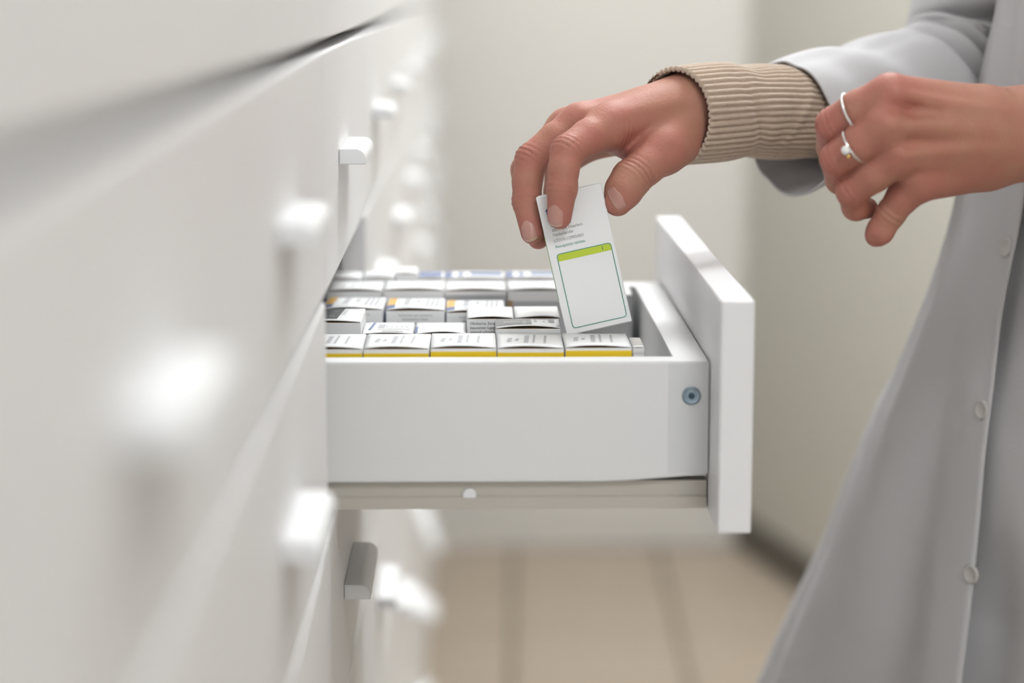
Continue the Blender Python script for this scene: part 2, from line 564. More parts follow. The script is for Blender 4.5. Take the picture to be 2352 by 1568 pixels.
def lidz(w, dp, h, bulge, skew, x, y):
    u = (x + w / 2) / w
    u = min(1, max(0, u - skew * (u * (1 - u)) * 2))
    v = (y + dp / 2) / dp
    return h - 0.0009 + bulge * 4 * u * (1 - u) * (1 - v) ** 1.2 + 0.00042


def on_lid(root, name, u0, u1, v0, v1, m, sl=0.0):
    """print lying on the arched lid, given as fractions of its width and depth"""
    w, dp, h, bl, skw = root['_d']
    n = 10
    V, Fc = [], []
    for j in range(5):
        v = v0 + (v1 - v0) * j / 4
        for i in range(n + 1):
            u = u0 + (u1 - u0) * i / n + sl * (v - v0)
            x, y = -w / 2 + u * w, -dp / 2 + v * dp
            V.append((x, y, lidz(w, dp, h, bl, skw, x, y) + 0.00008))
    for j in range(4):
        for i in range(n):
            a = j * (n + 1) + i
            Fc.append((a, a + 1, a + n + 2, a + n + 1))
    lid = [c for c in root.children if c.name.startswith('lid')][0]
    return link(name, pydata(name, V, Fc, True), m, lid)


def on_face(root, name, u0, u1, za, zb, m):
    """print on the face towards the near side of the drawer; za, zb measured down from the top"""
    w, dp, h, bl, skw = root['_d']
    x0, x1 = -w / 2 + u0 * w, -w / 2 + u1 * w
    y = -dp / 2 - 0.00002
    return quad(name, [(x0, y, h - zb), (x1, y, h - zb), (x1, y, h - za), (x0, y, h - za)], m, root)


def text_face(root, lines, u, ztop, size, step, m, align='LEFT'):
    w, dp, h, bl, skw = root['_d']
    for i, s in enumerate(lines):
        o = link('printed_text', text_mesh(s, size, align), m, root)
        o.rotation_euler = (math.pi / 2, 0, 0)
        o.location = (-w / 2 + u * w, -dp / 2 - 0.00006, h - ztop - i * step)


def pxbox(pa, pb, Y0, Y1, z1):
    """box whose near face spans pa..pb across the picture at its top"""
    return xpix(pa, Y0, z1), xpix(pb, Y0, z1), Y0, Y1, z1


# nearest row: white cartons with a yellow band
ZA = 0.9652
GA = 'yellow-banded boxes along the near side of the drawer'
labsA = ['white medicine box with yellow band, farthest left by the cabinet', 'white medicine box with yellow band, second from the left',
         'white medicine box with yellow band, middle of the front row', 'white medicine box with yellow band, second from the right',
         'white medicine box with yellow band, rightmost, before the held box']
for k, (pa, pb, dz) in enumerate([(684, 831.5, 0.0), (835, 986, 0.0), (988, 1139.5, 0.0003), (1143, 1296, 0.0001), (1298.5, 1451, 0.0004)]):
    b = pxbox(pa, pb, 1.1285, 1.1765, ZA + dz)
    r, lid = carton('medicine_box', *b, labsA[k], GA, bulge=0.0012, yaw=0.006 * (-1) ** k, skew=-0.15)
    band = on_face(r, 'yellow_band', 0.002, 0.998, 0.0032 - dz * 2, 0.034, M['yellow'])
    on_lid(r, 'printed_mark', 0.14, 0.21, 0.35, 0.62, M['greyink'], 0.1)
    on_lid(r, 'printed_mark', 0.27, 0.32, 0.42, 0.55, M['greyink'], 0.1)
    on_lid(r, 'printed_mark', 0.40, 0.47, 0.22, 0.80, M['greyink'], 0.05)
    on_lid(r, 'printed_mark', 0.53, 0.565, 0.22, 0.85, M['greyink'], 0.05)
    on_lid(r, 'printed_mark', 0.70, 0.735, 0.22, 0.80, M['greyink'], 0.05)
# little foil-topped pack beside the rightmost one
r, lid = carton('medicine_box', *pxbox(1454, 1480, 1.1290, 1.160, 0.9655), 'slim pack with silver foil top at the right end of the drawer', None, bulge=0.0003)
on_lid(r, 'foil_top', 0.0, 0.97, 0.12, 0.95, M['foil'])
on_face(r, 'foil_strip', 0.0, 1.0, 0.001, 0.0042, M['foil'])

# second row
GB = 'mixed boxes behind the front row'
r, lid = carton('medicine_box', *pxbox(676, 829, 1.200, 1.250, 0.9682), 'white medicine box with black label corner on its lid, beside the cabinet edge', GB, bulge=0.0010, yaw=-0.01)
on_lid(r, 'black_label', 0.3, 0.635, 0.12, 0.98, M['ink'], 0.06)
for q in range(4):
    on_lid(r, 'printed_mark', 0.50 + q * 0.022, 0.512 + q * 0.022, 0.3, 0.8, M['greyink'], 0.06)
for q in range(3):
    on_lid(r, 'printed_mark', 0.675 + 0.018 * q, 0.685 + 0.018 * q, 0.45, 0.9, M['greyink'], 0.06)
on_face(r, 'printed_line', 0.3, 0.925, 0.0082, 0.0086, M['ink'])
on_face(r, 'printed_line', 0.915, 0.925, 0.0086, 0.03, M['ink'])
r, lid = carton('medicine_box', *pxbox(831, 948, 1.205, 1.246, 0.9608), 'low white box with pale blue lettering behind the yellow-banded row', GB, bulge=0.0008)
on_lid(r, 'blue_mark', 0.10, 0.16, 0.25, 0.95, M['paleblue'], 0.10)
on_lid(r, 'printed_mark', 0.28, 0.42, 0.45, 0.8, M['greyink'], 0.06)
for q in range(5):
    on_lid(r, 'printed_mark', 0.44 + 0.1 * q, 0.48 + 0.1 * q, 0.5, 0.62, M['greyink'], 0.06)
on_lid(r, 'printed_line', 0.28, 0.93, 0.30, 0.34, M['greyink'])
on_lid(r, 'printed_line', 0.38, 0.80, 0.08, 0.13, M['midgrey'])
r, lid = carton('medicine_box', *pxbox(952, 1071, 1.205, 1.247, 0.9605), 'low grey-white box behind the middle yellow-banded box', GB, bulge=0.0016, skew=0.1)
on_lid(r, 'blue_mark', 0.0, 0.05, 0.1, 0.6, M['paleblue'])
GO = 'eye drop boxes in the second row'
for k, (pa, pb, lab) in enumerate([(1072, 1180, 'white box printed Okulaarne on its near face, standing in the second row'),
                                   (1183, 1287, 'plain-lidded white box between the Okulaarne box and the held box')]):
    r, lid = carton('medicine_box', *pxbox(pa, pb, 1.2125, 1.2555, 0.9682 + 0.0002 * k), lab, GO, bulge=0.0011, skew=0.2 * k, yaw=0.004)
    text_face(r, ['Okulaarne. Enne', 'kasutamist lugege', 'pakendi infolehte'], 0.07, 0.0042, 0.00205, 0.00235, M['ink'])
r, lid = carton('medicine_box', *pxbox(1139, 1288, 1.180, 1.2115, 0.9677), 'white box with grey band across its lid, left of the held box', GB, bulge=0.0014)
on_lid(r, 'grey_band', 0.01, 0.56, 0.18, 0.97, M['midgrey'])
on_lid(r, 'white_lettering', 0.12, 0.37, 0.50, 0.68, M['greyink'])
on_lid(r, 'white_lettering', 0.42, 0.48, 0.35, 0.92, M['greyink'])
on_lid(r, 'printed_mark', 0.60, 0.645, 0.55, 0.9, M['greyink'])
on_lid(r, 'printed_mark', 0.74, 0.77, 0.55, 0.70, M['greyink'])
on_lid(r, 'printed_mark', 0.83, 0.92, 0.50, 0.88, M['midgrey'])

# third row: orange and blue corner boxes
GC = 'boxes with orange and blue lid corners'
for k, (pa, pb, dz, lab) in enumerate([(742, 880, 0.0006, 'box with orange and blue lid corner, leftmost, beside the cabinet edge'),
                                       (886, 1021, 0.0, 'box with orange and blue lid corner, middle of the three'),
                                       (1024, 1160, -0.0012, 'box with orange and blue lid corner, rightmost, half behind the Okulaarne box')]):
    r, lid = carton('medicine_box', *pxbox(pa, pb, 1.2580, 1.3050, 0.9662 + dz), lab, GC, bulge=0.0013, yaw=[-0.012, 0.006, 0.012][k], skew=-0.2)
    on_lid(r, 'orange_corner', 0.005, 0.14, 0.36, 0.99, M['orange'], 0.04)
    on_lid(r, 'blue_corner', 0.005, 0.14, 0.08, 0.36, M['paleblue'], 0.04)
    on_lid(r, 'printed_mark', 0.28, 0.38, 0.35, 0.95, M['greyink'], 0.05)
    on_lid(r, 'printed_line', 0.22, 0.42, 0.16, 0.20, M['greyink'])
    on_lid(r, 'printed_mark', 0.50, 0.57, 0.55, 0.80, M['greyink'], 0.05)
    for q in range(3):
        on_lid(r, 'printed_mark', 0.66 + 0.085 * q, 0.705 + 0.085 * q, 0.25, 0.90, M['greyink'], 0.05)
    quad('blue_side', [(-0.5 * r['_d'][0] - 0.0001, r['_d'][1] / 2, r['_d'][2] - 0.02), (-0.5 * r['_d'][0] - 0.0001, -r['_d'][1] / 2, r['_d'][2] - 0.02),
                       (-0.5 * r['_d'][0] - 0.0001, -r['_d'][1] / 2, r['_d'][2] - 0.003), (-0.5 * r['_d'][0] - 0.0001, r['_d'][1] / 2, r['_d'][2] - 0.003)], M['navy'], r)
    text_face(r, ['Hoida laste eest varjatud ja', 'kättesaamatus kohas.', 'Pärast pudeli esmast avamist'], 0.5, 0.0042, 0.00178, 0.0023, M['midgrey'], 'CENTER')

# fourth row: plain white lids, grey lower faces
GD = 'plain-lidded boxes in the fourth row'
for k, (pa, pb, dz, lab) in enumerate([(748, 877, 0.0, 'plain white-lidded box in the fourth row, beside the cabinet edge'),
                                       (880, 1020, 0.0003, 'plain white-lidded box in the fourth row, second from the cabinet'),
                                       (1021, 1163, 0.0, 'white-lidded box with grey face, third in the fourth row'),
                                       (1166, 1306, 0.0002, 'white-lidded box with grey face, behind the held box')]):
    r, lid = carton('medicine_box', *pxbox(pa, pb, 1.3125, 1.3535, 0.9700 + dz), lab, GD, bulge=0.0011)
    on_lid(r, 'printed_mark', 0.42, 0.45, 0.2, 0.7, M['greyink'], 0.1)
    on_lid(r, 'printed_mark', 0.58, 0.61, 0.2, 0.7, M['greyink'], 0.1)
    on_lid(r, 'printed_mark', 0.25, 0.28, 0.2, 0.6, M['greyink'], 0.1)
    if k >= 2:
        on_face(r, 'grey_panel', 0.0 if k == 2 else 0.08, 1.0, 0.0035 if k == 2 else 0.0075, 0.03, M['greyink'])
    if k == 3:
        on_face(r, 'brown_window', 0.0, 0.08, 0.007, 0.016, M['card_in'])

# last row against the far side panel
GE = 'boxes in the last row along the far side of the drawer'
for k, (pa, pb, z, lab) in enumerate([(752, 828, 0.9715, 'white box in the last row, deepest in the cabinet shadow'),
                                      (832, 905, 0.9720, 'white box in the last row with grey mark, second from the cabinet'),
                                      (908, 958, 0.9745, 'tallest narrow white box standing up in the last row'),
                                      (961, 1020, 0.9715, 'narrow box with pale blue lid edge in the last row'),
                                      (1022, 1160, 0.9715, 'wide box with blue printed lid in the last row'),
                                      (1163, 1300, 0.9715, 'box with blue printed lid in the last row behind the held box')]):
    r, lid = carton('medicine_box', *pxbox(pa, pb, 1.3560, 1.3890, z), lab, GE, bulge=0.0006)
    if k in (1,):
        on_lid(r, 'printed_mark', 0.1, 0.9, 0.2, 0.4, M['greyink'])
    if k >= 3:
        on_lid(r, 'blue_print', 0.03 if k < 4 else 0.0, 0.12 if k > 3 else 0.9, 0.1, 0.9, M['paleblue'])
        if k > 3:
            on_lid(r, 'blue_print', 0.42, 0.95, 0.35, 0.85, M['paleblue'])
            on_lid(r, 'blue_print', 0.22, 0.30, 0.2, 0.8, M['paleblue'])
# grey carton at the far right, behind the held box
r, lid = carton('medicine_box', *pxbox(1330, 1453, 1.3420, 1.388, 0.9630), 'grey carton seen behind the right edge of the held box', None, bulge=0.0003, side='card_grey')

# ------------------------------------------------------------------ the held box
HW, HH, HD = 0.0358, 0.0760, 0.0215
HOLD_TILT = math.radians(12.5)
LEAN = math.radians(-9)
hb_c = at(1341.2, 595.3, 1.180)
# local frame: ex across the face, ez up the face, ey into the box
ez = Vector((-math.sin(HOLD_TILT), -math.cos(HOLD_TILT) * math.sin(LEAN), math.cos(HOLD_TILT) * math.cos(LEAN))).normalized()
ex0 = Vector((math.cos(HOLD_TILT), 0, math.sin(HOLD_TILT)))
ex = (ex0 - ez * ex0.dot(ez)).normalized()
ey = ez.cross(ex).normalized()
HB = Matrix(((ex.x, ey.x, ez.x, hb_c[0]), (ex.y, ey.y, ez.y, hb_c[1]), (ex.z, ey.z, ez.z, hb_c[2]), (0, 0, 0, 1)))
hm = box_mesh('held_medicine_box', -HW / 2, HW / 2, 0, HD, -HH / 2, HH / 2, bevel=0.0005, seg=2)
held = link('held_medicine_box', hm, M['card'])
held.matrix_world = HB
tag(held, 'white medicine box with green frame and lime bar, held between the fingers', 'medicine box')


def hq(name, x0, x1, z0, z1, m, y=-0.00003):
    return quad(name, [(x0, y, z0), (x1, y, z0), (x1, y, z1), (x0, y, z1)], m, held)


def round_frame(name, x0, x1, z0, z1, r, t, m):
    V, Fc = [], []
    n = 6
    cs = [(x1 - r, z1 - r, 0), (x0 + r, z1 - r, 90), (x0 + r, z0 + r, 180), (x1 - r, z0 + r, 270)]
    for (cx, cz, a0) in cs:
        for k in range(n + 1):
            a = math.radians(a0 + 90 * k / n)
            for rr in (r, r - t):
                V.append((cx + rr * math.cos(a), -0.00022, cz + rr * math.sin(a)))
    N = len(V) // 2
    for i in range(N):
        j = (i + 1) % N
        Fc.append((2 * i, 2 * j, 2 * j + 1, 2 * i + 1))
    return link(name, pydata(name, V, Fc), m, held)


fx0, fx1, fz1, fz0 = -0.0139, 0.0160, 0.0058, -0.0350
round_frame('green_frame', fx0, fx1, fz0, fz1, 0.0020, 0.00042, M['green'])
hq('lime_bar', fx0 + 0.0003, fx1 - 0.0003, fz1 - 0.0041, fz1 - 0.0004, M['lime'])
hq('pen_mark', fx1 - 0.0052, fx1 - 0.0048, fz1 - 0.0032, fz1 - 0.0010, M['green'], -0.0002).rotation_euler = (0, 0, 0)
quad('green_side_stripe', [(-HW / 2 - 0.00003, HD * 0.8, -0.0185), (-HW / 2 - 0.00003, 0.0004, -0.0185), (-HW / 2 - 0.00003, 0.0004, 0.0160), (-HW / 2 - 0.00003, HD * 0.8, 0.0160)],
     M['leafgreen'], held)
tl = [('Swensweg 5', 0.0206, 0.0023), ('2031 GA Haarlem', 0.0180, 0.0023), ('Nyderlandai', 0.0154, 0.0023), ('LT/1/01/2993/001', 0.0122, 0.0023), ('Receptinis vaistas.', 0.0090, 0.0023)]
for s, z, sz in tl[0:]:
    o = link('printed_text', text_mesh(s, sz), M['midgrey'] if s[0] != 'R' else M['green'], held)
    o.rotation_euler = (math.pi / 2, 0, 0)
    o.location = (-0.0135, -0.00008, z)
o = link('printed_text', text_mesh('t', 0.0085), M['navy'], held)
o.rotation_euler = (math.pi / 2, 0, 0)
o.location = (-0.0148, -0.00008, 0.0262)
link('tuck_flap', box_mesh('tuck_flap', -HW / 2 + 0.0012, HW / 2 - 0.0012, 0.0006, HD - 0.0006, HH / 2 + 0.0001, HH / 2 + 0.0005), M['card'], held)


# ------------------------------------------------------------------ signed-distance modelling for the hands
def rcone(P, a, b, r1, r2):
    a = np.asarray(a, np.float32); b = np.asarray(b, np.float32)
    ba = b - a
    l2 = float(ba @ ba)
    rr = r1 - r2
    a2 = l2 - rr * rr
    il2 = 1.0 / l2
    pa = P - a
    y = pa @ ba
    z = y - l2
    x2 = ((pa * l2 - y[:, None] * ba) ** 2).sum(1)
    y2 = y * y * l2
    z2 = z * z * l2
    k = np.sign(rr) * rr * rr * x2
    d = (np.sqrt(x2 * a2 * il2) + y * rr) * il2 - r1
    m1 = np.sign(z) * a2 * z2 > k
    m2 = np.sign(y) * a2 * y2 < k
    d = np.where(m2, np.sqrt(np.maximum(x2 + y2, 0)) * il2 - r1, d)
    d = np.where(m1, np.sqrt(np.maximum(x2 + z2, 0)) * il2 - r2, d)
    return d


def smin(a, b, k):
    h = np.maximum(k - np.abs(a - b), 0) / k
    return np.minimum(a, b) - h * h * k * 0.25


class Limb:
    """hand: palm cones blended together, fingers blended to the palm one by one, plus creases"""
    def __init__(self):
        self.palm, self.fingers, self.creases, self.bumps, self.flush, self.ridges = [], [], [], [], [], []
        self.kp, self.kf, self.kj, self.ks, self.kr = 0.010, 0.007, 0.0022, 0.0010, 1.6

    def __call__(self, P):
        P = P.astype(np.float32)
        pl = None
        for c in self.palm:
            d = rcone(P, *c)
            pl = d if pl is None else smin(pl, d, self.kp)
        for (q, rad, amt) in self.bumps:
            e = ((P - np.asarray(q, np.float32)) ** 2).sum(1)
            pl = pl - amt * np.exp(-e / (rad * rad))
        for (a, b, wdt, amt) in self.ridges:
            amt = amt * self.kr
            e = rcone(P, a, b, 0.0, 0.0)
            pl = pl - amt * np.exp(-(e / wdt) ** 2)
        out = pl
        for f in self.fingers:
            fd = None
            for c in f:
                d = rcone(P, *c)
                fd = d if fd is None else smin(fd, d, self.kj)
            out = smin(out, smin(pl, fd, self.kf), self.ks)
        for (q, t, n, rad, amt, per) in self.creases:
            v = P - np.asarray(q, np.float32)
            e = (v ** 2).sum(1)
            s = v @ np.asarray(t, np.float32)
            side = np.clip((v @ np.asarray(n, np.float32)) / rad * 1.4 + 0.15, 0, 1)
            out = out + 1.4 * amt * side * np.exp(-(e / (rad * rad * 1.7)) ** 2) * (0.5 + 0.5 * np.cos(2 * np.pi * s / per)) ** 3 * np.exp(-(s / (per * 1.7)) ** 2)
        return out


def surface(sdf, lo, hi, h):
    lo = np.asarray(lo); n = np.ceil((np.asarray(hi) - lo) / h).astype(int)
    B = 10
    n = (n // B + 1) * B
    val = np.full(n, 1.0, np.float32)
    nb = n // B
    bi = np.stack(np.meshgrid(*[np.arange(k) for k in nb], indexing='ij'), -1).reshape(-1, 3)
    cen = lo + (bi * B + B / 2 - 0.5) * h
    dc = sdf(cen)
    rad = B * h * 0.95 + 0.004
    off = np.stack(np.meshgrid(*[np.arange(B)] * 3, indexing='ij'), -1).reshape(-1, 3)
    for (b, d) in zip(bi, dc):
        sl = tuple(slice(b[i] * B, b[i] * B + B) for i in range(3))
        if abs(d) > rad:
            val[sl] = 1.0 if d > 0 else -1.0
    act = bi[np.abs(dc) <= rad]
    CH = 200
    for i in range(0, len(act), CH):
        a = act[i:i + CH]
        idx = (a[:, None, :] * B + off[None]).reshape(-1, 3)
        val[idx[:, 0], idx[:, 1], idx[:, 2]] = sdf(lo + idx * h)
    ins = val < 0
    S = np.zeros(tuple(n - 1) + (3,), np.float32)
    Cn = np.zeros(tuple(n - 1), np.int16)
    corners = [(i, j, k) for i in (0, 1) for j in (0, 1) for k in (0, 1)]

    def cv(c):
        return tuple(slice(c[i], n[i] - 1 + c[i]) for i in range(3))
    for c in corners:
        for ax in range(3):
            if c[ax]: continue
            e = list(c); e[ax] = 1
            va, vb = val[cv(c)], val[cv(e)]
            m = (va < 0) != (vb < 0)
            t = (va[m] / (va[m] - vb[m]))
            p = np.zeros((len(t), 3), np.float32) + np.array(c, np.float32)
            p[:, ax] = t
            S[m] += p
            Cn[m] += 1
    m = Cn > 0
    vid = np.full(tuple(n - 1), -1, np.int64)
    vid[m] = np.arange(m.sum())
    ii = np.argwhere(m)
    V = lo + (ii + S[m] / Cn[m][:, None]) * h
    Q = []
    for ax in range(3):
        sl0 = [slice(None)] * 3; sl1 = [slice(None)] * 3
        sl0[ax] = slice(0, n[ax] - 1); sl1[ax] = slice(1, n[ax])
        a, b = ins[tuple(sl0)], ins[tuple(sl1)]
        e = np.argwhere(a != b)
        u, w = (ax + 1) % 3, (ax + 2) % 3
        e = e[(e[:, u] > 0) & (e[:, w] > 0) & (e[:, u] < n[u] - 1) & (e[:, w] < n[w] - 1)]
        ein = a[tuple(e.T)]
        def cid(du, dw):
            k = e.copy(); k[:, u] += du; k[:, w] += dw
            return vid[tuple(k.T)]
        q = np.stack([cid(-1, -1), cid(0, -1), cid(0, 0), cid(-1, 0)], 1)
        q[~ein] = q[~ein][:, ::-1]
        Q.append(q)
    Q = np.concatenate(Q)
    Q = Q[(Q >= 0).all(1)]
    for _ in range(3):        # settle the vertices on the surface
        eps = h * 0.5
        d0 = sdf(V)
        g = np.stack([sdf(V + np.eye(3)[i] * eps) - sdf(V - np.eye(3)[i] * eps) for i in range(3)], 1) / (2 * eps)
        gn = np.maximum((g * g).sum(1), 0.2)
        st = (d0 / gn)[:, None] * g * 0.9
        ln = np.maximum(np.linalg.norm(st, axis=1), 1e-9)
        V = V - st * np.minimum(1.0, 0.6 * h / ln)[:, None]
    return V, Q


def J(px, py, Y):
    return at(px, py, Y)


def unit(v):
    v = np.asarray(v, float)
    return v / np.linalg.norm(v)


def finger(L, pts, rad):
    L.fingers.append([(pts[i], pts[i + 1], rad[i], rad[i + 1]) for i in range(len(pts) - 1)])


# --- the reaching hand (right), fingers down over the box
RH = Limb()
RH.kp = 0.007
wr = J(1606, 264, 1.238)
wr2 = J(1760, 252, 1.275)
iM, mM, rM, pM = J(1404, 290, 1.206), J(1334, 288, 1.222), J(1304, 296, 1.242), J(1342, 326, 1.258)
RH.palm += [(wr2, wr, 0.0170, 0.0190), (J(1588, 246, 1.231), J(1598, 288, 1.250), 0.0165, 0.0162),
            (J(1565, 248, 1.228), iM, 0.0165, 0.0122), (J(1570, 240, 1.236), mM, 0.0150, 0.0112),
            (J(1575, 246, 1.248), rM, 0.0148, 0.0108), (J(1570, 272, 1.258), pM, 0.0140, 0.0102),
            (J(1480, 280, 1.228), J(1420, 308, 1.232), 0.0150, 0.0115)]
RH.bumps += [(J(1326, 252, 1.212), 0.009, 0.0014), (J(1392, 266, 1.192), 0.010, 0.0010)]
RH.ridges += [(J(1545, 215, 1.220), J(1345, 258, 1.212), 0.0028, 0.0007), (J(1550, 235, 1.212), J(1410, 265, 1.196), 0.0030, 0.0006),
              (J(1600, 300, 1.222), J(1500, 330, 1.196), 0.0040, 0.0008), (J(1575, 262, 1.214), J(1500, 300, 1.205), 0.0050, -0.0009),
              (J(1440, 318, 1.20), J(1470, 322, 1.20), 0.0045, -0.0012)]
iP, iD, iT = J(1303, 348, 1.1815), J(1291, 432, 1.1740), J(1285, 498, 1.1755)
finger(RH, [iM, J(1352, 316, 1.193), iP, J(1294, 390, 1.1765), iD, iT], [0.0118, 0.0098, 0.0090, 0.0081, 0.0080, 0.0065])
mP, mD, mT = J(1221, 366, 1.210), J(1210, 462, 1.202), J(1223, 534, 1.195)
finger(RH, [mM, J(1276, 322, 1.215), mP, J(1211, 416, 1.205), mD, mT], [0.0112, 0.0096, 0.0090, 0.0080, 0.0079, 0.0064])
rP, rD, rT = J(1209, 390, 1.230), J(1214, 478, 1.219), J(1236, 548, 1.207)
finger(RH, [rM, J(1256, 340, 1.236), rP, rD, rT], [0.0106, 0.0090, 0.0084, 0.0074, 0.0058])
pP, pD, pT = J(1280, 388, 1.254), J(1276, 440, 1.246), J(1282, 490, 1.238)
finger(RH, [pM, J(1312, 356, 1.257), pP, pD, pT], [0.0098, 0.0084, 0.0074, 0.0066, 0.0054])
tC, tM, tI, tT = J(1562, 308, 1.222), J(1520, 348, 1.207), J(1450, 410, 1.192), J(1419, 464, 1.187)
RH.palm += [(J(1585, 288, 1.232), J(1530, 338, 1.210), 0.0160, 0.0122), (J(1495, 305, 1.222), J(1500, 340, 1.212), 0.0112, 0.0100),
            (J(1430, 322, 1.216), J(1478, 348, 1.210), 0.0085, 0.0085)]
finger(RH, [tC, tM, J(1482, 382, 1.198), tI, J(1433, 436, 1.1885), tT], [0.0148, 0.0124, 0.0104, 0.0106, 0.0100, 0.0076])
for (p, t, n, rad, amt) in [(iP, iD - iM, (-0.45, -0.65, 0.6), 0.0090, 0.0007), (iD, iT - iP, (-0.2, -0.95, 0.2), 0.0078, 0.0005),
                            (mP, mD - mM, (-0.65, -0.45, 0.6), 0.0090, 0.0007), (mD, mT - mP, (-0.6, -0.75, 0.2), 0.0078, 0.0005),
                            (J(1458, 404, 1.194), tT - tM, (0.35, -0.8, 0.45), 0.0115, 0.0010), (J(1425, 325, 1.204), iM - wr, (0, -0.9, -0.3), 0.010, 0.0006)]:
    RH.creases.append((p, unit(t), unit(n), rad, amt, 0.0030))
RH.flush = [(iP, 0.012, 0.8), (mP, 0.012, 0.8), (iT, 0.014, 0.7), (mT, 0.014, 0.7), (rT, 0.014, 0.7), (tT, 0.012, 0.45), (mM, 0.018, 0.6), (iM, 0.018, 0.6),
            (iD, 0.011, 0.55), (mD, 0.011, 0.55), (J(1440, 315, 1.205), 0.016, 0.7), (J(1515, 345, 1.20), 0.014, 0.5), (J(1345, 312, 1.185), 0.014, 0.45)]

# --- the nearer hand (left), loosely closed, back of the hand to the viewer
LH = Limb()
LY = 0.050
JL = lambda px, py, Y: at(px, py, Y + LY)
w0 = JL(2290, 308, 1.100)
w1 = JL(2440, 304, 1.112)
w2 = JL(2800, 330, 1.150)
LH.kp = 0.0075
LH.palm += [(w2, w1, 0.0360, 0.0262), (w1, w0, 0.0262, 0.0232), (JL(2270, 290, 1.094), JL(2285, 345, 1.102), 0.0155, 0.0170)]
kI, kM, kR, kP = JL(2045, 222, 1.072), JL(2036, 290, 1.066), JL(2062, 358, 1.070), JL(2108, 418, 1.080)
for (a, b, r1, r2) in [((2240, 262, 1.095), kI, 0.0145, 0.0110), ((2240, 290, 1.087), kM, 0.0160, 0.0108), ((2245, 330, 1.090), kR, 0.0160, 0.0104),
                       ((2250, 366, 1.100), kP, 0.0160, 0.0098), ((2180, 320, 1.097), JL(2090, 325, 1.092), 0.0175, 0.0145)]:
    LH.palm.append((JL(*a), b, r1, r2))
LH.bumps += [(JL(2045, 205, 1.060), 0.010, 0.0010), (JL(2042, 288, 1.053), 0.009, 0.0018), (JL(2066, 356, 1.057), 0.008, 0.0014), (JL(2112, 413, 1.068), 0.010, 0.0014)]
LH.ridges += [(JL(2300, 262, 1.079), JL(2060, 215, 1.060), 0.0032, 0.0011), (JL(2310, 300, 1.077), JL(2050, 288, 1.054), 0.0032, 0.0010),
              (JL(2320, 335, 1.079), JL(2075, 356, 1.058), 0.0030, 0.0009), (JL(2170, 262, 1.072), JL(2218, 288, 1.073), 0.0030, -0.0010),
              (JL(2085, 250, 1.062), JL(2150, 262, 1.068), 0.0050, -0.0012), (JL(2080, 326, 1.060), JL(2200, 322, 1.072), 0.0042, -0.0011),
              (JL(2050, 255, 1.060), JL(2090, 262, 1.064), 0.0050, -0.0014), (JL(2090, 390, 1.066), JL(2150, 380, 1.074), 0.0050, -0.0012),
              (JL(2260, 305, 1.073), JL(2360, 318, 1.084), 0.0030, 0.0008)]
qI, qM, qR, qP = JL(1914, 286, 1.086), JL(1923, 364, 1.080), JL(1957, 437, 1.082), JL(2052, 478, 1.086)
finger(LH, [kI, JL(1972, 252, 1.078), qI, JL(1912, 336, 1.104), JL(1960, 372, 1.112)], [0.0112, 0.0098, 0.0087, 0.0080, 0.0066])
finger(LH, [kM, JL(1978, 328, 1.071), qM, JL(1932, 410, 1.100), JL(1975, 430, 1.110)], [0.0108, 0.0096, 0.0086, 0.0080, 0.0066])
finger(LH, [kR, JL(2008, 400, 1.074), qR, JL(1966, 474, 1.090), JL(1992, 478, 1.098)], [0.0104, 0.0088, 0.0080, 0.0070, 0.0054])
finger(LH, [kP, JL(2074, 452, 1.083), JL(2046, 490, 1.086), JL(2022, 530, 1.088), JL(2013, 541, 1.089)], [0.0100, 0.0082, 0.0074, 0.0068, 0.0058])
# thumb folded behind the fingers
finger(LH, [JL(2200, 270, 1.110), JL(2110, 262, 1.112), JL(2040, 300, 1.116), JL(1990, 330, 1.116)], [0.0150, 0.0120, 0.0104, 0.0080])
for (p, t, n) in [(qI, kI - qI, (-0.8, -0.4, 0.3)), (qM, kM - qM, (-0.8, -0.4, 0.3)), (qR, kR - qR, (-0.8, -0.5, 0.1)), (JL(2046, 490, 1.086), kP - JL(2022, 530, 1.088), (-0.6, -0.8, 0))]:
    LH.creases.append((p, unit(t), unit(n), 0.0085, 0.0005, 0.0032))
LH.kf = 0.0035
LH.ks = 0.0005
LH.palm = [(a, b, r1 * 1.022, r2 * 1.022) for (a, b, r1, r2) in LH.palm]
LH.fingers = [[(a, b, r1 * 1.022, r2 * 1.022) for (a, b, r1, r2) in f] for f in LH.fingers]
LH.flush = [(kI, 0.018, 0.7), (kM, 0.014, 0.55), (kR, 0.014, 0.5), (kP, 0.018, 0.6), (qI, 0.014, 0.75), (qM, 0.014, 0.7), (qR, 0.014, 0.7), (JL(2012, 540, 1.089), 0.012, 0.6),
            (JL(1980, 490, 1.095), 0.012, 0.5), (JL(2200, 420, 1.08), 0.025, 0.3), (JL(2005, 350, 1.06), 0.03, 0.3)]

# --- hidden body that carries the arms: chest, upper arms
BODY = Limb()
BODY.kp = 0.03
C0 = np.array([0.50, 1.33])
sh_r, sh_l = np.array([0.395, 1.435, 1.335]), np.array([0.565, 1.175, 1.335])
el_r = J(2212, 190, 1.392)
BODY.palm += [(sh_r, el_r, 0.024, 0.020), (el_r, wr2, 0.022, 0.0175), (sh_r, sh_l, 0.03, 0.03),
              ((0.475, 1.305, 1.33), (0.475, 1.315, 0.95), 0.060, 0.070), ((0.455, 1.345, 1.28), (0.46, 1.35, 0.92), 0.040, 0.05), ((0.505, 1.265, 1.28), (0.505, 1.27, 0.92), 0.045, 0.055),
              (sh_l, w2, 0.028, 0.026), (w2, JL(2600, 310, 1.128), 0.026, 0.022), ((0.475, 1.30, 1.33), (0.468, 1.295, 1.50), 0.052, 0.046)]

